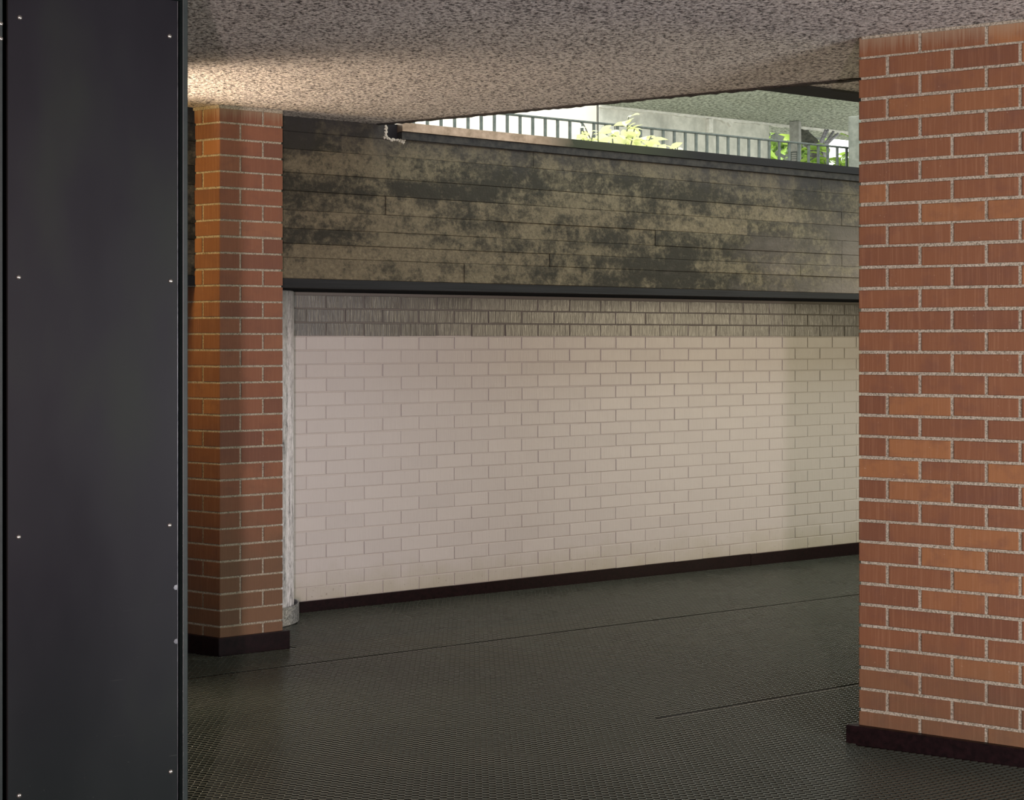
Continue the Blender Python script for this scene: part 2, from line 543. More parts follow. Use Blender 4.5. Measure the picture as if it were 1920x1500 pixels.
def leaf_mat(name, c1, c2):
    m = N(name)
    oi = m.n('ShaderNodeObjectInfo').outputs['Random']
    m.color(m.ramp(oi, [(0, c1), (1, c2)]))
    m.rough(0.5)
    tr = m.n('ShaderNodeBsdfTranslucent')
    tr.inputs['Color'].default_value = (c2[0], c2[1], c2[2] * 0.6, 1)
    mx = m.n('ShaderNodeMixShader')
    mx.inputs[0].default_value = 0.35
    out = [x for x in m.t.nodes if x.type == 'OUTPUT_MATERIAL'][0]
    m.l(m.b.outputs[0], mx.inputs[1])
    m.l(tr.outputs[0], mx.inputs[2])
    m.l(mx.outputs[0], out.inputs['Surface'])
    return m.m
M_leaf_pale = leaf_mat('overlit_yellow_green_leaf', (0.52, 0.60, 0.30), (0.84, 0.84, 0.66))  # leaf colour paled to paint in the overbright sky light
M_leaf = leaf_mat('fresh_green_leaf', (0.16, 0.30, 0.06), (0.42, 0.58, 0.14))
M_leaf_dark = leaf_mat('dark_green_leaf', (0.06, 0.11, 0.035), (0.17, 0.27, 0.08))  # darker green, mixed in among the fresh leaves

# ------------------------------------------------------------------ brick pieces
_bm = {}
def brick_mesh(L, H, D, mat, ch=0.0018, bl=0.0, br=0.0, ends=(1, 1)):
    key = (round(L, 3), round(H, 4), round(D, 3), mat.name, round(ch, 4), round(bl, 3), round(br, 3))
    if key in _bm: return _bm[key]
    hx, hz = L / 2, H / 2
    v = [(-hx + bl, D, -hz), (hx - br, D, -hz), (hx - br, D, hz), (-hx + bl, D, hz),
         (-hx, ch, -hz), (hx, ch, -hz), (hx, ch, hz), (-hx, ch, hz),
         (-hx + ch, 0, -hz + ch), (hx - ch, 0, -hz + ch), (hx - ch, 0, hz - ch), (-hx + ch, 0, hz - ch)]
    f = [(8, 9, 10, 11), (3, 2, 1, 0)]
    for i in range(4):
        j = (i + 1) % 4
        f.append((i, j, 4 + j, 4 + i))
        f.append((4 + i, 4 + j, 8 + j, 8 + i))
    me = mesh('brick', v, f, mat)
    _bm[key] = me
    return me

def put(me, name, parent, origin, ang, lx, ly, z, wob=0.0, group=None):
    dx, dy = rot2(ang, lx, ly)
    o = link(name, me, parent, (origin[0] + dx, origin[1] + dy, z), ang)
    if wob:
        o.rotation_euler = (random.uniform(-wob, wob), random.uniform(-wob, wob) * 0.4, ang + random.uniform(-wob, wob) * 0.6)
    return o

CH = 0.0677
# ================================================================== SETTING
# floor: gently falling away; rubber base slab
def floor_build():
    x0, x1, y0, y1 = -4.2, 6.8, -5.2, 9.8
    v = [(x0, y0, floor_z(y0) - 0.004), (x1, y0, floor_z(y0) - 0.004), (x1, y1, floor_z(y1) - 0.004), (x0, y1, floor_z(y1) - 0.004)]
    v += [(a, b, c - 0.15) for a, b, c in v]
    f = [(0, 1, 2, 3), (7, 6, 5, 4), (0, 4, 5, 1), (1, 5, 6, 2), (2, 6, 7, 3), (3, 7, 4, 0)]
    o = structure(link('floor', mesh('floor', v, f, M_rubber_base)))
    # raised ribs: staggered columns, 20 mm wide, one rib each 22 mm
    a = math.radians(1.7)
    cw, pt = 0.0200, 0.0222
    ca, sa = math.cos(a), math.sin(a)
    ni = np.arange(-130, 190)
    nj = np.arange(95, 415)
    I, J = np.meshgrid(ni, nj, indexing='ij')
    u = I * cw
    w = J * pt + (I % 2) * pt * 0.5
    X = (u * ca - w * sa).ravel()
    Y = (u * sa + w * ca).ravel()
    # visible ground plus a margin, up to the back wall and clear of the pillars
    n1 = (-math.sin(TH1), math.cos(TH1))
    dw = (X + 1.0514) * n1[0] + (Y - 6.52) * n1[1]
    keep = (dw < -0.02) & (np.abs(X) < 0.42 * Y + 0.5) & (Y > 2.3)
    def out_rhomb(px, py, d1, l1, d2, l2):
        det = d1[0] * d2[1] - d1[1] * d2[0]
        s_ = ((X - px) * d2[1] - (Y - py) * d2[0]) / det
        t_ = (d1[0] * (Y - py) - d1[1] * (X - px)) / det
        return ~((s_ > -0.03) & (s_ < l1 + 0.03) & (t_ > -0.03) & (t_ < l2 + 0.03))
    keep &= out_rhomb(-1.2147, 5.608, (0.859, 0.512), 0.2765, (-0.873, 0.488), 0.62)
    keep &= out_rhomb(1.117, 4.346, (0.873, -0.488), 1.6, (0.866, 0.5), 0.6)
    keep &= ((X + 1.18) ** 2 + (Y - 6.3) ** 2) > 0.19 ** 2
    keep &= (X < 3.0)
    # seams between the mats
    dn = X * n1[0] + Y * n1[1]
    seam = np.abs(((dn - 3.72 + 0.345) % 0.69) - 0.345) < 0.0035
    keep &= ~seam
    X, Y = X[keep], Y[keep]
    n = len(X)
    hx, hy = cw * 0.50, pt * 0.265
    tx, ty = cw * 0.495, pt * 0.19
    q = 0.0026
    # 0-7 rib box; 8-12 a small low pip added at each rib end to catch glints
    loc = np.array([[-hx, -hy, 0], [hx, -hy, 0], [hx, hy, 0], [-hx, hy, 0],
                    [-tx, -ty, 1], [tx, -ty, 1], [tx, ty, 1], [-tx, ty, 1],
                    [-hx - q, 0, 0.9], [-hx, -q, 0.9], [-hx + q, 0, 0.9], [-hx, q, 0.9], [-hx, 0, 1.70]], dtype=float)
    NV = len(loc)
    lx = loc[:, 0] * ca - loc[:, 1] * sa
    ly = loc[:, 0] * sa + loc[:, 1] * ca
    P = np.zeros((n, NV, 3))
    P[:, :, 0] = X[:, None] + lx[None]
    P[:, :, 1] = Y[:, None] + ly[None]
    hgt = 0.0027 + rng.normal(0, 0.0001, n)
    wave = 0.0007 * np.sin(X * 3.1 + Y * 2.3) * np.sin(Y * 3.7 - X * 1.9) + 0.0005 * np.sin(X * 9 + 1) * np.sin(Y * 8)
    base = -CAMH0 - 0.0107 * (P[:, :, 1] - 4.35) - 0.0042
    P[:, :, 2] = base + loc[None, :, 2] * hgt[:, None] + 0.0012 + wave[:, None] * 0.8
    P[:, 0:4, 2] = base[:, 0:4] - 0.0004
    tiltx = rng.normal(0, 0.00012, n)
    P[:, 4:6, 2] += tiltx[:, None]
    P[:, 8:12, 2] -= 0.0002
    F = np.array([[0, 1, 5, 4], [1, 2, 6, 5], [2, 3, 7, 6], [3, 0, 4, 7], [4, 5, 6, 7]])
    T = np.array([[8, 9, 12], [9, 10, 12], [10, 11, 12], [11, 8, 12]])
    off = (np.arange(n) * NV)[:, None]
    per = np.concatenate([F.reshape(-1), T.reshape(-1)])
    loops = (per[None] + off).reshape(-1)
    tot = np.tile(np.array([4] * 5 + [3] * 4), n)
    start = np.concatenate([[0], np.cumsum(tot)[:-1]])
    me = bpy.data.meshes.new('rubber_ribs')
    me.vertices.add(n * NV)
    me.vertices.foreach_set('co', P.reshape(-1))
    me.loops.add(len(loops))
    me.loops.foreach_set('vertex_index', loops)
    me.polygons.add(len(tot))
    me.polygons.foreach_set('loop_start', start)
    me.polygons.foreach_set('loop_total', tot)
    me.polygons.foreach_set('use_smooth', np.tile(np.array([False] * 5 + [True] * 4), n))
    me.update(calc_edges=True)
    me.materials.append(M_rubber)
    me.materials.append(M_pip)
    me.materials.append(M_groove)
    me.polygons.foreach_set('material_index', np.tile(np.array([2, 2, 2, 2, 0] + [1] * 4), n))
    r = link('rubber_ribs', me, o)
    r['kind'] = 'stuff'
    print('ribs', n)
    return o
floor_build()

# ceiling slab with the triangular light well
E = (-0.605, 6.112)
F_ = (0.966, 5.23)
d1 = (math.cos(TH1), math.sin(TH1))
d2 = (math.cos(TH2), math.sin(TH2))
W0 = (-0.995, 5.88)              # foot of the beam face, s = 0
def wp(s, off=0.0):              # point on the beam face line, off>0 is behind it
    dx, dy = rot2(TH1, s, off)
    return (W0[0] + dx, W0[1] + dy)
def walls():
    L = wp(-4.2, 0.1)
    q = (F_[0] + d1[0] * 7.0, F_[1] + d1[1] * 7.0)
    poly = [E, F_, q, (q[0], -5.2), (-4.6, -5.2), (-4.6, L[1]), wp(-4.2, 0.10), wp(0.45, 0.10)]
    # keep it simple and watertight: extrude the outline
    mb = MB()
    mb.prism(poly, CEIL, CEIL + 0.25)
    structure(mb.build('ceiling', M_ceiling))
    # ragged drip edge under the slab lip
    mb = MB()
    n = 120
    prev = None
    e = Vector((E[0], E[1])); f = Vector((F_[0] + d2[0] * 0.75, F_[1] + d2[1] * 0.75))
    d = (f - e).normalized()
    nn = Vector((-d[1], d[0]))
    Ltot = (f - e).length
    rows = []
    for i in range(n + 1):
        p = e + d * (Ltot * i / n)
        o1 = p + nn * 0.002
        o2 = p - nn * (0.016 + random.uniform(-0.004, 0.006))
        dz = 0.007 + random.uniform(-0.002, 0.003)
        rows.append([(o1[0], o1[1], CEIL + 0.012), (o1[0], o1[1], CEIL - dz), (o2[0], o2[1], CEIL - dz * 0.6), (o2[0], o2[1], CEIL + 0.012)])
    v = [p for r in rows for p in r]
    fc = []
    for i in range(n):
        for k in range(4):
            fc.append((i * 4 + k, i * 4 + (k + 1) % 4, (i + 1) * 4 + (k + 1) % 4, (i + 1) * 4 + k))
    fc += [(3, 2, 1, 0), tuple(n * 4 + k for k in range(4))]
    mb.add(v, fc)
    structure(mb.build('trim_1', M_drip))
    # dark board along the second slab edge
    mb = MB()
    mb.prism([(0.0, 0.002), (6.9, 0.002), (6.9, -0.13), (0.078, -0.13)], -0.009, 0.10)
    structure(mb.build('trim_2', M_beam_trim, None, (F_[0], F_[1], CEIL), TH1))
walls()

# --- added walls out of view that hold back sky light and bounce light
def enclosure():
    mb = MB(); mb.box(-4.5, -4.2, -5.2, 5.4, -1.6, CEIL)
    structure(mb.build('unseen_wall_left', M_plain))
    mb = MB(); mb.box(-4.5, 7.2, -5.5, -5.2, -1.6, CEIL + 0.2)
    structure(mb.build('unseen_wall_front', M_plain))
    mb = MB(); mb.box(7.0, 7.2, -5.2, 10.5, -1.6, CEIL)
    structure(mb.build('unseen_wall_right', M_plain))
enclosure()

# --- white brick wall
WB = (-1.0514, 6.52)
Z0 = 0.1464 + CH                 # top joint of the first full course
def white_wall():
    mb = MB()
    mb.box(-3.6, 9.2, 0.0022, 0.30, -1.42, Z0 - 3 * CH + 0.004)
    root = structure(mb.build('wall_back', M_white_joint, None, (WB[0], WB[1], 0), TH1))
    mb = MB()
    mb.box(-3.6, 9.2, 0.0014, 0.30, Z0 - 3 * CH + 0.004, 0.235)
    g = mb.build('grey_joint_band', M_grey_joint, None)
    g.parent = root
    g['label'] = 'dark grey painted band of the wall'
    bricks = []
    nb = 22
    for c in range(nb):
        zt = Z0 - c * CH
        fam = 0.061 if c % 2 == 1 else 0.061 + 0.1018
        zc = zt - CH / 2
        for i in range(-11, 23):
            s0 = fam + 0.2036 * i
            bricks.append((abs(s0 + 0.1 - 0.0) if s0 < -0.2 else s0 + 0.1, s0, zc, c))
    bricks.sort(key=lambda b: (b[1] < -0.25, b[1]))
    stuff = {M_white: MB(), M_grey: MB()}
    k = 0
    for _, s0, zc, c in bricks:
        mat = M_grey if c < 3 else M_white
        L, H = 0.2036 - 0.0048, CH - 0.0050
        x = s0 + 0.1018
        yj = -0.0010 + max(-0.0010, min(0.0010, random.gauss(0, 0.0006)))
        if k < 300 and s0 > -0.25:
            k += 1
            o = bpy.data.objects.new('brick', brick_mesh(L, H, 0.03, mat, 0.0016))
            COL.objects.link(o)
            o.parent = root
            o.location = (x + random.gauss(0, 0.0010), yj, zc + random.gauss(0, 0.0007))
            o.rotation_euler = (random.uniform(-1, 1) * 0.012, random.gauss(0, 0.002), random.uniform(-1, 1) * 0.006)
        else:
            me = brick_mesh(L, H, 0.03, mat, 0.0016)
            R = Matrix.Translation((x, yj, zc)) @ Matrix.Rotation(random.uniform(-0.006, 0.006), 4, 'Z') @ Matrix.Rotation(random.uniform(-0.012, 0.012), 4, 'X')
            stuff[mat].add([R @ v.co for v in me.vertices], [list(p.vertices) for p in me.polygons])
    for mat, nm in ((M_white, 'white_bricks'), (M_grey, 'grey_bricks')):
        o = stuff[mat].build(nm, mat)
        o.parent = root
        o['kind'] = 'stuff'
    # baseboard
    mb = MB()
    def bz(s): return floor_z(WB[1] + s * d1[1])
    for a, b in ((-0.02, 2.862), (2.865, 7.0)):
        mb.add([(a, -0.009, bz(a) - 0.02), (b, -0.009, bz(b) - 0.02), (b, -0.009, -1.272), (a, -0.009, -1.275),
                (a, 0.004, bz(a) - 0.02), (b, 0.004, bz(b) - 0.02), (b, 0.004, -1.272), (a, 0.004, -1.275)],
               [(0, 1, 2, 3), (7, 6, 5, 4), (3, 2, 6, 7), (0, 3, 7, 4), (1, 5, 6, 2), (0, 4, 5, 1)])
    structure(mb.build('baseboard_back', M_vinyl, None, (WB[0], WB[1], 0), TH1))
white_wall()

# --- board-marked concrete wall / beam above
def ztop(s): return 0.9865 - 0.0072 * (s - 0.6)
def zbot(s): return 0.2640 - 0.0026 * s
ROWS = [0.972, 0.9064, 0.8297, 0.7275, 0.6484, 0.5631, 0.4841, 0.4180, 0.3563, 0.2656]
def concrete_wall():
    mb = MB()
    def rz(k, s):
        t = (ROWS[k] - 0.2656) / (0.972 - 0.2656)
        return zbot(s) + t * (min(0.972, 0.972 - 0.0072 * max(0, s - 0.6)) - zbot(s))
    mb.box(-3.6, 9.0, 0.006, 0.24, 0.235, 0.905)
    mb.box(-3.6, 0.497, 0.006, 0.24, 0.905, 0.9715)
    mb.box(0.583, 9.0, 0.006, 0.24, 0.905, 0.92)
    mb.box(0.49, 0.59, 0.14, 0.24, 0.905, 0.9715)
    root = structure(mb.build('wall_upper', M_board, None, (W0[0], W0[1], 0), TH1))
    s_joint = lambda x: (((x - 960) / FPX) * W0[1] - W0[0]) / (d1[0] - (x - 960) / FPX * d1[1])
    fixed = {2: [723, 1228], 3: [929, 1228], 4: [723, 1400], 5: [929, 1228], 6: [640, 723, 1228], 7: [1030, 1228, 1500], 8: [870, 1228], 1: [640, 1000, 1330, 1540], 0: []}
    for k in range(len(ROWS) - 1):
        cuts = sorted(s_joint(x) for x in fixed.get(k, []))
        cuts = [-1.6 + random.uniform(-0.2, 0.2), -0.45] + cuts + [cuts[-1] + 1.3 if cuts else 1.0, 5.4]
        cuts = [c for c in sorted(cuts) if c <= 5.4]
        if k == 0: cuts = [-1.6, 0.497]
        for a, b in zip(cuts[:-1], cuts[1:]):
            if b - a < 0.05: continue
            nseg = max(1, int((b - a) / 0.4))
            pr = random.uniform(0.0, 0.0065)
            v, f = [], []
            gap = 0.0006
            for i in range(nseg + 1):
                s = a + gap + (b - a - 2 * gap) * i / nseg
                z1 = rz(k, s) - gap * 0.7; z0 = rz(k + 1, s) + gap * 0.7
                w = 0.0009 * math.sin(s * 5 + k)
                v += [(s, 0.012, z0), (s, 0.001 - pr + 0.0015, z0), (s, -pr, z0 + 0.0018 + w), (s, -pr, z1 - 0.0018 + w), (s, 0.001 - pr + 0.0015, z1), (s, 0.012, z1)]
            for i in range(nseg):
                for q in range(5):
                    f.append((i * 6 + q, (i + 1) * 6 + q, (i + 1) * 6 + q + 1, i * 6 + q + 1))
            f.append(tuple(range(6))); f.append(tuple(nseg * 6 + q for q in range(5, -1, -1)))
            o = link('board_mark', mesh('board_mark', v, f, M_board))
            o.parent = root
    # near-black block painting the pocket's shade, crumbled edge at the coping end
    mb = MB(); mb.box(0.498, 0.583, 0.035, 0.139, 0.9125, 0.984)
    o = mb.build('pocket', M_void); o.parent = root
    mb = MB(); mb.box(0.497, 0.583, 0.012, 0.139, 0.9052, 0.912)
    o = mb.build('pocket_floor', M_void); o.parent = root
    # crumbs
    bm = bmesh.new()
    for i in range(46):
        t = i / 45.0
        if t < 0.5: s, z = 0.492 + random.gauss(0, 0.003), 0.968 - t * 2 * 0.058
        else: s, z = 0.496 + (t - 0.5) * 2 * 0.09, 0.909 - 0.006 * (t - 0.5) * 2 + random.gauss(0, 0.003)
        r = random.uniform(0.003, 0.0075)
        g = bmesh.ops.create_icosphere(bm, subdivisions=1, radius=r)
        for vv in g['verts']:
            vv.co = Vector((vv.co.x * random.uniform(.7, 1.3) + s, vv.co.y * 0.7 + 0.0, vv.co.z * random.uniform(.7, 1.3) + z))
    me = bpy.data.meshes.new('plaster_crumbs'); bm.to_mesh(me); bm.free(); me.materials.append(M_plaster)
    o = link('plaster_crumbs', me); o.parent = root; o['kind'] = 'stuff'
    # coping: copper flashing above, two black steps below
    def strip(name, a, b, y0, y1, fz1, fz0, mat, kind='trim'):
        n = 14
        v, f = [], []
        for i in range(n + 1):
            s = a + (b - a) * i / n
            v += [(s, y0, fz0(s)), (s, y0, fz1(s)), (s, y1, fz1(s)), (s, y1, fz0(s))]
        for i in range(n):
            for q in range(4):
                f.append((i * 4 + q, i * 4 + (q + 1) % 4, (i + 1) * 4 + (q + 1) % 4, (i + 1) * 4 + q)[::-1])
        f.append((3, 2, 1, 0)[::-1]); f.append(tuple(n * 4 + q for q in range(4))[::-1])
        o = structure(link(name, mesh(name, v, f, mat), None, (W0[0], W0[1], 0), TH1))
        bm = bmesh.new(); bm.from_mesh(o.data); bmesh.ops.recalc_face_normals(bm, faces=bm.faces); bm.to_mesh(o.data); bm.free()
        return o
    strip('trim_3', 0.565, 9.0, -0.020, 0.24, ztop, lambda s: ztop(s) - 0.040, M_copper)
    strip('trim_4', 0.567, 9.0, -0.012, 0.20, lambda s: ztop(s) - 0.042, lambda s: ztop(s) - 0.076, M_cope)
    # dark board along the bottom edge and dark soffit back to the brick
    strip('trim_5', -3.6, 9.0, -0.004, 0.06, lambda s: zbot(s) - 0.001, lambda s: 0.2235, M_beam_trim)
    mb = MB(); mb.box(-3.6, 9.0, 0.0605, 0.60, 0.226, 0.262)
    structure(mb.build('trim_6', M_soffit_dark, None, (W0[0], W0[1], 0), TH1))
concrete_wall()

# ================================================================== BRICK PILLARS
def inset_rhomb(P, a, la, b, lb, e, acute_first):
    # P corner, unit dirs a,b ; returns quad inset by e
    pts = [Vector(P), Vector(P) + Vector(a) * la, Vector(P) + Vector(a) * la + Vector(b) * lb, Vector(P) + Vector(b) * lb]
    c = sum(pts, Vector((0, 0))) / 4
    out = []
    n = 4
    for i in range(n):
        p0, p1, p2 = pts[i - 1], pts[i], pts[(i + 1) % n]
        u = (p0 - p1).normalized(); w = (p2 - p1).normalized()
        sn = abs(u[0] * w[1] - u[1] * w[0])
        out.append(p1 + (u + w) * (e / sn))
    return [tuple(p) for p in out]

def baseboard_ring(name, parent, P, a, la, b, lb, t, ztop_, mat):
    outer = inset_rhomb(P, a, la, b, lb, -t, True)
    inner = inset_rhomb(P, a, la, b, lb, 0.004, True)
    mb = MB()
    n = 4
    for i in range(n):
        j = (i + 1) % n
        o0, o1, i0, i1 = outer[i], outer[j], inner[i], inner[j]
        zb = [floor_z(p[1]) - 0.014 for p in (o0, o1, i0, i1)]
        v = [(*o0, zb[0]), (*o1, zb[1]), (*i1, zb[3]), (*i0, zb[2]), (*o0, ztop_), (*o1, ztop_), (*i1, ztop_), (*i0, ztop_)]
        mb.add(v, [(0, 1, 5, 4), (2, 3, 7, 6), (4, 5, 6, 7), (3, 2, 1, 0), (0, 4, 7, 3), (1, 2, 6, 5)])
    bm = bmesh.new()
    me = mesh(name, mb.v, mb.f, mat)
    bm.from_mesh(me); bmesh.ops.recalc_face_normals(bm, faces=bm.faces); bm.to_mesh(me); bm.free()
    o = link(name, me, None)
    o.parent = parent
    o.location = -Vector(parent.location)
    bevel(o, 0.0015)
    return o

def right_pillar():
    P = (1.117, 4.346)
    root = empty('brick_pillar', (P[0] + 0.7, P[1] - 0.15, floor_z(4.2)))
    tag(root, 'wide red brick pillar with pale mortar at the right edge, black baseboard at its foot', 'pillar')
    b = (math.cos(math.radians(30.8)), math.sin(math.radians(30.8)))
    core = inset_rhomb(P, d2, 1.6, b, 0.5, 0.0035, True)
    mb = MB(); mb.prism(core, floor_z(4.0) - 0.02, CEIL + 0.0)
    o = mb.build('mortar', M_mortar); o.parent = root; o.location = -Vector(root.location)
    D = 0.06
    sl = D / math.tan(math.radians(60))
    jz = 0.9048 + CH
    for c in range(33):
        zc = jz - (c + 0.5) * CH
        H = CH - 0.0098
        if c == 0: H, zc = CH - 0.006, zc - 0.001
        first = 0.1925 if c % 2 == 0 else 0.0905
        cuts = [0.0, first]
        while cuts[-1] < 1.55: cuts.append(cuts[-1] + 0.2005)
        for i in range(len(cuts) - 1):
            a, e = cuts[i] + (0.0048 if i else 0.0), cuts[i + 1] - 0.0048
            if e > 1.6: e = 1.6
            if e - a < 0.02: continue
            me = brick_mesh(e - a, H, D, M_brick, 0.0022, sl if i == 0 else 0, 0)
            put(me, 'brick', root, P, TH2, (a + e) / 2, random.gauss(0, 0.0007), zc + random.gauss(0, 0.0006), 0.006)
    baseboard_ring('baseboard', root, P, d2, 1.6, b, 0.5, 0.021, -1.243, M_vinyl)
    # lime smear where the brick meets the ceiling
    mb = MB(); mb.box(0.01, 1.59, -0.004, 0.02, CEIL - 0.010, CEIL - 0.001)
    o = mb.build('lime_bead', M_mortar, root, (P[0], P[1], 0), TH2)
right_pillar()

def left_pillar():
    A = (-1.2147, 5.608)
    la, lb = 0.2765, 0.50
    root = empty('brick_pillar', (A[0], A[1] + 0.25, floor_z(5.8)))
    tag(root, 'slim brick pillar with two lit faces, between steel panel and white wall', 'pillar')
    b = (-d2[0], -d2[1])
    core = inset_rhomb(A, d1, la, b, lb, 0.003, False)
    mb = MB(); mb.prism(core, floor_z(5.6) - 0.02, CEIL)
    o = mb.build('mortar', M_mortar); o.parent = root; o.location = -Vector(root.location)
    D = 0.06
    sl = D / math.tan(math.radians(60))
    jz = 0.8997 + CH
    for c in range(33):
        zc = jz - (c + 0.5) * CH
        H = CH - 0.0085
        z = zc + random.gauss(0, 0.0005)
        cuts = [0.0, 0.189, la] if c % 2 == 0 else [0.0, 0.0898, la]
        for i in range(2):
            a, e = cuts[i] + (0.0042 if i else 0), cuts[i + 1] - (0.0042 if i == 0 else 0)
            me = brick_mesh(e - a, H, D, M_brick_brown, 0.0015, 0, sl if i == 1 else 0)
            put(me, 'brick', root, A, TH1, (a + e) / 2, random.gauss(0, 0.0004), z, 0.004)
        cuts = [0.0, 0.093, 0.296, 0.50] if c % 2 == 0 else [0.0, 0.195, 0.40, 0.50]
        for i in range(3):
            a, e = cuts[i] + (0.0042 if i else 0), cuts[i + 1] - 0.0042
            me = brick_mesh(e - a, H, D, M_brick, 0.0015, sl if i == 2 else 0, 0)
            put(me, 'brick', root, A, TH2, -(a + e) / 2, random.gauss(0, 0.0004), z, 0.004)
    baseboard_ring('baseboard', root, A, d1, la, b, lb, 0.016, -1.243, M_vinyl)
    mb = MB(); mb.box(-0.001, la - 0.002, -0.005, 0.02, CEIL - 0.014, CEIL - 0.001)
    mb.build('lime_bead', M_mortar, root, (A[0], A[1], 0), TH1)
    mb = MB(); mb.box(-lb + 0.01, 0.001, -0.005, 0.02, CEIL - 0.014, CEIL - 0.001)
    mb.build('lime_bead', M_mortar, root, (A[0], A[1], 0), TH2)
left_pillar()

# ================================================================== ROUND COLUMN WITH RING
def round_column():
    c = (-1.180, 6.30)
    zf = floor_z(c[1])
    root = empty('round_column', (c[0], c[1], zf))
    tag(root, 'whitewashed round column with dark vertical streaks, half hidden behind the slim brick pillar', 'column')
    mb = MB()
    n = 72
    prof = [(0.0, zf - 0.02), (0.160, zf - 0.02), (0.160, 0.219), (0.155, 0.224), (0.0, 0.224)]
    v = []
    for r, z in prof[1:4]:
        for k in range(n):
            a = 2 * math.pi * k / n
            v.append((c[0] + r * math.cos(a), c[1] + r * math.sin(a), z))
    f = [[j * n + k, j * n + (k + 1) % n, (j + 1) * n + (k + 1) % n, (j + 1) * n + k] for j in range(2) for k in range(n)]
    f.append(list(range(n))[::-1]); f.append([2 * n + k for k in range(n)])
    me = mesh('shaft', v, f, M_column)
    o = link('shaft', me); o.parent = root; o.location = -Vector(root.location)
    # open galvanised collar, 80 mm high
    v, f = [], []
    a0, a1, m_ = math.radians(-170), math.radians(62), 60
    for i in range(m_ + 1):
        a = a0 + (a1 - a0) * i / m_
        for r, z in ((0.178, 0.004), (0.184, 0.004), (0.184, 0.086), (0.178, 0.086)):
            v.append((c[0] + r * math.cos(a), c[1] + r * math.sin(a), zf + z))
    for i in range(m_):
        for q in range(4):
            f.append((i * 4 + q, (i + 1) * 4 + q, (i + 1) * 4 + (q + 1) % 4, i * 4 + (q + 1) % 4))
    f.append((3, 2, 1, 0)); f.append(tuple(m_ * 4 + q for q in range(4)))
    me = mesh('collar', v, f, M_ring)
    bm = bmesh.new(); bm.from_mesh(me); bmesh.ops.recalc_face_normals(bm, faces=bm.faces); bm.to_mesh(me); bm.free()
    o = link('collar', me); o.parent = root; o.location = -Vector(root.location)
    o['label'] = 'scuffed steel collar around the column foot'
round_column()

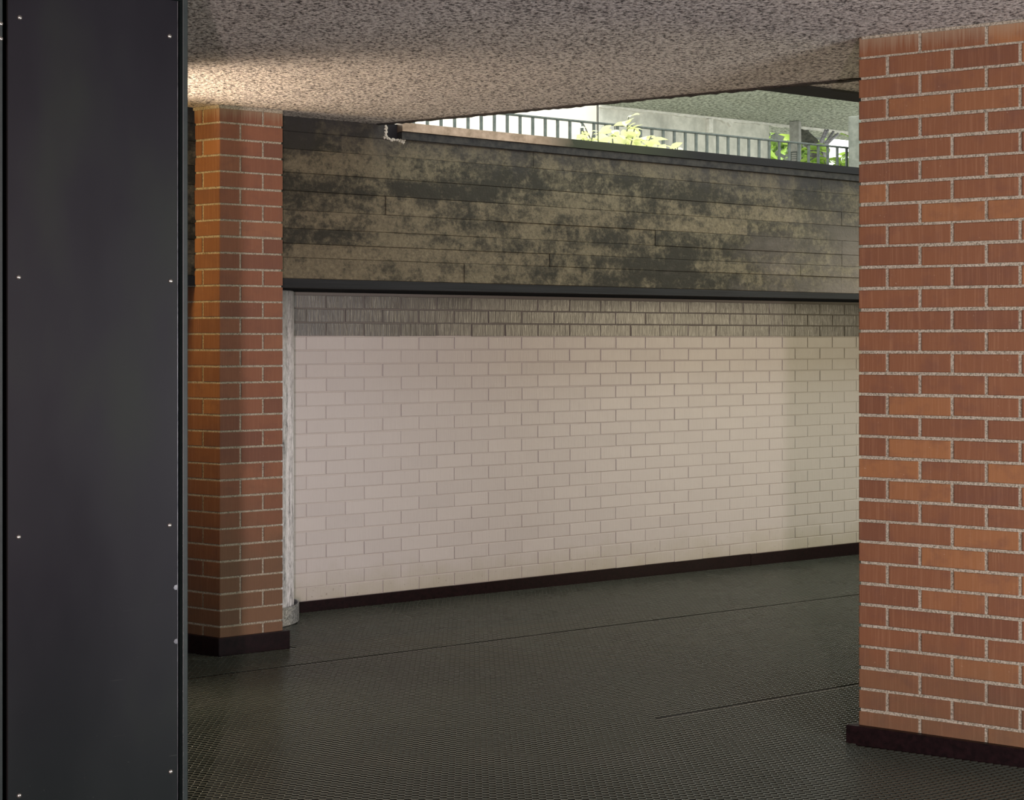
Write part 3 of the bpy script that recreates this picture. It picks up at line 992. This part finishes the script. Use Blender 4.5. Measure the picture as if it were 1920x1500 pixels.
# ================================================================== STEEL PANEL AT LEFT
def steel_door():
    # panel plane parallel to the back wall; s=0 at image x=15
    Y0 = 3.105
    X0 = (15 - 960) / FPX * Y0
    def s_at(x):
        u = (x - 960) / FPX
        return (u * Y0 - X0) / (d1[0] - u * d1[1])
    def z_at(x, y):
        s = s_at(x)
        return (635 - y) * (Y0 + s * d1[1]) / FPX
    sR, sF0, sF1 = s_at(332.5), s_at(341.5), s_at(348.5)
    zf = floor_z(Y0 + 0.2)
    root = empty('steel_partition', (X0, Y0, zf))
    tag(root, 'tall dark blue-black riveted steel partition in a green frame at the left edge', 'partition')
    def part(mb, name, mat, bv=0.0):
        o = mb.build(name, mat, root, (X0, Y0, 0), TH1)
        if bv: bevel(o, bv, 2)
        return o
    ztop_ = z_at(336, 5)
    mb = MB(); mb.box(0, sR, 0.0, 0.003, zf + 0.03, ztop_ + 0.004)
    sheet = part(mb, 'sheet', M_panel, 0.0008)
    mb = MB(); mb.box(sR + 0.0001, sR + 0.0012, -0.0006, 0.004, zf + 0.03, ztop_ + 0.003)
    o = part(mb, 'sheet_edge_highlight', M_edge); o['label'] = 'bright strip standing for the highlight on the steel edge'  # bright strip stands in for the highlight on the sheet's edge
    # frame: stiles, head and back box leaving a shadow gap
    mb = MB(); mb.box(sF0, sF1 + 0.004, -0.004, 0.05, zf - 0.01, CEIL - 0.0)
    part(mb, 'stile', M_frame, 0.002)
    g0 = s_at(4.5)
    mb = MB(); mb.box(g0 - 0.10, g0, -0.004, 0.05, zf - 0.01, CEIL)
    part(mb, 'stile', M_frame, 0.002)
    mb = MB(); mb.box(g0, sF0, -0.004, 0.05, ztop_ + 0.006, CEIL)
    part(mb, 'head', M_frame, 0.002)
    mb = MB(); mb.box(g0 - 0.09, sF1, 0.051, 0.25, zf - 0.01, CEIL)
    part(mb, 'backing_box', M_gap)
    # rivets
    def rivet(s, z, r=0.0058, y=0.0):
        v, f = [], []
        n = 10
        for k in range(4):
            a = math.pi / 2 * k / 3
            rr, hh = r * math.cos(a), r * 0.6 * math.sin(a)
            if k == 3:
                v.append((0, -hh, 0)); continue
            for q in range(n):
                t = 2 * math.pi * q / n
                v.append((rr * math.cos(t), -hh, rr * math.sin(t)))
        for k in range(2):
            for q in range(n):
                f.append((k * n + q, k * n + (q + 1) % n, (k + 1) * n + (q + 1) % n, (k + 1) * n + q))
        for q in range(n): f.append((2 * n + q, 2 * n + (q + 1) % n, 3 * n))
        if not rivet.me:
            rivet.me = mesh('rivet', v, f, M_rivet, True)
        o = link('rivet', rivet.me)
        o.parent = sheet
        o.location = (s, y, z)
    rivet.me = None
    for x, y in ((37, 33), (35, 520), (35, 1007), (36, 1492), (318, 68), (320, 527), (318, 985), (320, 1447)):
        rivet(s_at(x), z_at(x, y), 0.0058, -0.0005)
    rivet(s_at(0.5), z_at(0, 45), 0.005, -0.0045)
    rivet(s_at(0.5), z_at(0, 73), 0.005, -0.0045)
    # chipped paint at the right edge
    for x, y in ((330, 1102), (330.5, 1203)):
        mb = MB()
        r = 0.0075
        pts = [(-r * .9, 0.0), (-r * .5, r * .8), (0.002, r * 1.0), (0.003, 0), (0.002, -r * .7), (-r * .4, -r * .6)]
        n = len(pts)
        v = [(p[0], 0, p[1]) for p in pts] + [(p[0], -0.0012, p[1]) for p in pts]
        mb.add(v, [list(range(n)), list(range(n, 2 * n))[::-1]] + [[i, n + i, n + (i + 1) % n, (i + 1) % n] for i in range(n)])
        me = mesh('paint_chip', mb.v, mb.f, M_edge)
        o = link('paint_chip', me)
        o.parent = sheet
        o.location = (s_at(x), -0.0001, z_at(x, y))
steel_door()

# ================================================================== UPPER LEVEL BEYOND THE WALL
UPZ = 0.90
def at(x, y, Y): return Vector(((x - 960) / FPX * Y, Y, (635 - y) / FPX * Y))
def upper():
    mb = MB(); mb.box(-6, 18, 0.245, 26, 0.60, UPZ)
    structure(mb.build('floor_upper', M_upfloor, None, (W0[0], W0[1], 0), TH1))
    P0 = (1.059, 16.75)
    def lb(*a):
        mb = MB(); mb.box(*a); return mb
    structure(lb(-0.006 - 9.0, -0.012, 0, 0.3, UPZ, 5.2).build('wall_beyond_left', M_cream, None, (P0[0], P0[1], 0), TH1))
    structure(lb(0.012, 2.80, 0, 0.3, UPZ, 2.899).build('wall_beyond_right', M_upwall, None, (P0[0], P0[1], 0), TH1))
    structure(lb(0.0, 8.5, -2.35, 0.6, 2.9, 3.15).build('ceiling_upper', M_soffit, None, (P0[0], P0[1], 0), TH1))
    # limed ledge line, ragged
    mb = MB()
    v, f = [], []
    n = 90
    for i in range(n + 1):
        s = 0.012 + 4.6 * i / n
        dz = 0.030 + random.uniform(-0.008, 0.012)
        if abs(s - 2.05) < 0.06: dz += 0.08 * random.random()
        v += [(s, -0.045, 2.899), (s, -0.045, 2.899 - dz), (s, 0.0, 2.899 - dz), (s, 0.0, 2.899)]
    for i in range(n):
        for q in range(4):
            f.append((i * 4 + q, i * 4 + (q + 1) % 4, (i + 1) * 4 + (q + 1) % 4, (i + 1) * 4 + q))
    f.append((3, 2, 1, 0)); f.append(tuple(n * 4 + q for q in range(4)))
    me = mesh('trim_7', v, f, M_lime)
    bm = bmesh.new(); bm.from_mesh(me); bmesh.ops.recalc_face_normals(bm, faces=bm.faces); bm.to_mesh(me); bm.free()
    structure(link('trim_7', me, None, (P0[0], P0[1], 0), TH1))
    o = structure(lb(1.72, 1.79, -0.06, 0.0, 2.69, 2.866).build('trim_8', M_lime, None, (P0[0], P0[1], 0), TH1))
    # railing
    R0 = (0.0, 12.0)
    rail = empty('railing', (R0[0], R0[1], UPZ))
    tag(rail, 'grey-green steel railing with flat upright bars on the upper level', 'railing')
    mb = MB(); mb.box(-3.0, 4.16, -0.020, 0.020, 1.984, 2.000)
    bevel(mb.build('top_rail', M_rail, rail, (R0[0], R0[1], 0), TH1), 0.003)
    mb = MB(); mb.box(-0.012, 0.012, -0.009, 0.009, 1.0, 1.985)
    bme = mesh('baluster', mb.v, mb.f, M_rail)
    for k in range(-32, 21):
        s = 1.411 + 0.1327 * k
        if s > 4.12 or s < -2.95: continue
        put(bme, 'baluster', rail, R0, TH1, s, 0, 0)
    mb = MB(); mb.box(-3.0, 4.16, -0.012, 0.012, 0.985, 1.0)
    for s in (-2.9, -1.2, 0.55, 2.35, 4.05): mb.box(s - 0.012, s + 0.012, -0.012, 0.012, UPZ - 0.005, 0.985)
    mb.build('bottom_rail', M_rail, rail, (R0[0], R0[1], 0), TH1)
    # column at right end of the railing
    Yc = 13.95
    Xc = (1590 - 960) / FPX * Yc
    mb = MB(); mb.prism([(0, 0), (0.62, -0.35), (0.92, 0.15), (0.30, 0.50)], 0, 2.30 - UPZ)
    c = mb.build('concrete_column', M_colconc, None, (Xc, Yc, UPZ))
    tag(c, 'pale concrete column at the end of the upper railing', 'column')
    bevel(c, 0.015, 2)
    # thin cable
    mb = MB(); p = at(1121.5, 200, 7.5)
    ctop = p.z + 0.55
    mb.tube([(p.x, p.y, UPZ - 0.005), (p.x, p.y, 3.2)], 0.0030, 6)
    mb.tube([(p.x, p.y, UPZ - 0.005), (p.x, p.y, UPZ + 0.03)], 0.02, 8)
    c = mb.build('steel_cable', M_cable)
    tag(c, 'thin dark vertical cable in front of the upper wall', 'cable')
upper()

# ================================================================== PLANTS
def leaf_mesh(name, L, W, mat, fold=0.25, droop=0.3):
    v, f = [], []
    prof = [(0, 0.05), (0.18, 0.62), (0.42, 1.0), (0.68, 0.82), (0.88, 0.38), (1.0, 0.02)]
    for t, w in prof:
        z = -droop * L * t * t
        v += [(t * L, -w * W / 2, z + fold * w * W / 2), (t * L, 0, z), (t * L, w * W / 2, z + fold * w * W / 2)]
    for i in range(len(prof) - 1):
        b = i * 3
        f += [(b, b + 3, b + 4, b + 1), (b + 1, b + 4, b + 5, b + 2)]
    return mesh(name, v, f, mat, True)

def shrub(label, cat, base, h, spread, nl, L, W, mats, group=None, nst=5, seed=1, name='shrub', tmin=0.5):
    rnd = random.Random(seed)
    root = empty(name, base)
    tag(root, label, cat, group)
    mb = MB()
    tips = []
    for i in range(nst):
        a = rnd.uniform(0, 2 * math.pi)
        r = spread * rnd.uniform(0.2, 1.0)
        hh = h * rnd.uniform(0.65, 1.0)
        pts = []
        for k in range(6):
            t = k / 5
            pts.append((r * math.cos(a) * t ** 1.5, r * math.sin(a) * t ** 1.5, hh * t))
        mb.tube(pts, 0.012, 6, 0.4)
        tips.append(pts)
    mb.build('stems', M_trunk, root, base)
    lms = [leaf_mesh('leaf', L, W, m) for m in mats]
    for i in range(nl):
        pts = tips[i % nst]
        t = rnd.uniform(tmin, 1.0) * 5
        k = min(4, int(t)); fr = t - k
        p = [pts[k][q] * (1 - fr) + pts[k + 1][q] * fr for q in range(3)]
        o = bpy.data.objects.new('leaf', lms[rnd.randrange(len(lms))])
        COL.objects.link(o)
        o.parent = root
        o.location = (p[0] + rnd.gauss(0, 0.03), p[1] + rnd.gauss(0, 0.03), p[2])
        o.rotation_euler = (rnd.gauss(0, 0.5), rnd.uniform(-0.9, 0.5), rnd.uniform(0, 2 * math.pi))
        sc = rnd.uniform(0.6, 1.2)
        o.scale = (sc, sc, sc)
    return root

p = at(1160, 300, 11.2)
shrub('pale yellow-green shrub hiding part of the upper railing', 'shrub', (p.x, p.y, UPZ), 0.93, 0.38, 260, 0.12, 0.07, [M_leaf_pale], seed=3, nst=12, tmin=0.62)
p = at(1238, 300, 11.9)
shrub('low pale green plant right of the pale shrub on the upper level', 'plant', (p.x, p.y, UPZ), 0.80, 0.20, 70, 0.13, 0.06, [M_leaf_pale], seed=5, tmin=0.7)
p = at(1085, 300, 10.4)
shrub('low pale green plant left of the thin cable', 'plant', (p.x, p.y, UPZ), 0.72, 0.20, 70, 0.13, 0.06, [M_leaf_pale], seed=15, tmin=0.7)
p = at(1455, 300, 20.6)
shrub('mid green arching plant by the end of the upper concrete wall', 'plant', (p.x, p.y, UPZ), 1.95, 0.50, 190, 0.26, 0.06, [M_leaf, M_leaf_dark], seed=6, nst=8)
p = at(1577, 300, 16.3)
shrub('bright broad-leaved green plant beside the pale concrete column', 'plant', (p.x, p.y, UPZ), 1.72, 0.42, 170, 0.20, 0.12, [M_leaf], seed=8, nst=7)
p = at(1524, 300, 20.9)
shrub('low green plant at the foot of the leaning dark trunk', 'plant', (p.x, p.y, UPZ), 1.80, 0.3, 110, 0.19, 0.10, [M_leaf, M_leaf_dark], seed=9, nst=6)
fw = MB(); fw.box(-1.6, 0.75, 0, 0.3, 0, 4.5)
fp = at(1500, 300, 27.0)
structure(fw.build('wall_far', M_fardim, None, (fp.x, fp.y, 0.3), TH1))
# far hedge of trees
for i, (x, Y, h, lab) in enumerate(((1440, 24.5, 3.1, 'dark green tree farthest left beyond the upper wall end'),
                                    (1512, 22.2, 2.7, 'dense green tree behind the leaning dark trunk'),
                                    (1600, 25.2, 2.7, 'light green tree behind the broad-leaved plant'))):
    p = at(x, 300, Y)
    shrub(lab, 'tree', (p.x, p.y, UPZ), h, 0.42, 230, 0.26, 0.13, [M_leaf_dark, M_leaf] if i < 2 else [M_leaf], group=None, nst=10, seed=20 + i, name='tree')

def trunk():
    a, b, c = at(1548, 325, 18.6), at(1532, 285, 18.6), at(1513, 256, 18.6)
    base = Vector((a.x, a.y, UPZ))
    root = empty('leaning_tree', base)
    tag(root, 'dark leaning tree trunk seen under the upper soffit', 'tree')
    mb = MB()
    top = Vector((c.x - 0.06, c.y, 2.885))
    c2 = Vector((c.x - 0.055, c.y, 2.80))
    pts = [base - Vector((0, 0, 0.02)), base.lerp(b, 0.5), b, (b + c2) / 2 + Vector((0.03, 0, 0)), c2, top]
    mb.tube([Vector(p) - base for p in pts], 0.085, 14, 1.15)
    mb.build('trunk', M_trunk, root, base, smooth=True)
    stems = [((1535, 300), (1538, 270), (1553, 243)), ((1540, 305), (1545, 275), (1563, 246)), ((1536, 285), (1541, 262), (1548, 243)),
             ((1552, 318), (1545, 290), (1538, 262)), ((1543, 290), (1552, 268), (1572, 250))]
    for s in stems:
        P = [at(x, y, 18.2) for x, y in s]
        mb = MB()
        mb.tube([q - base for q in P], 0.030, 8, 0.55)
        mb.build('stem', M_stem, root, base, smooth=True)
trunk()

def grey_post():
    p = at(1491, 300, 18.0)
    root = empty('grey_post', (p.x, p.y, UPZ))
    tag(root, 'grey concrete post with a slotted recess behind the upper railing', 'post')
    mb = MB()
    w = 0.065
    H = 2.895 - UPZ
    mb.box(-w, w, -0.05, 0.06, 0, H)
    o = mb.build('shaft', M_greypost, root, (p.x, p.y, UPZ), TH2)
    bevel(o, 0.006)
    z0 = (635 - 303) / FPX * 18 - UPZ; z1 = (635 - 287) / FPX * 18 - UPZ
    mb = MB()
    mb.box(-0.042, -0.036, -0.056, -0.049, z0, z1); mb.box(0.036, 0.042, -0.056, -0.049, z0, z1)
    mb.box(-0.042, 0.042, -0.058, -0.049, z1, z1 + 0.012); mb.box(-0.042, 0.042, -0.058, -0.049, z0 - 0.012, z0)
    for k in range(3):
        zz = z0 + (z1 - z0) * (k + 1) / 4
        mb.box(-0.036, 0.036, -0.056, -0.049, zz, zz + 0.006)
    mb.build('louvre_frame', M_rail, root, (p.x, p.y, UPZ), TH2)
grey_post()
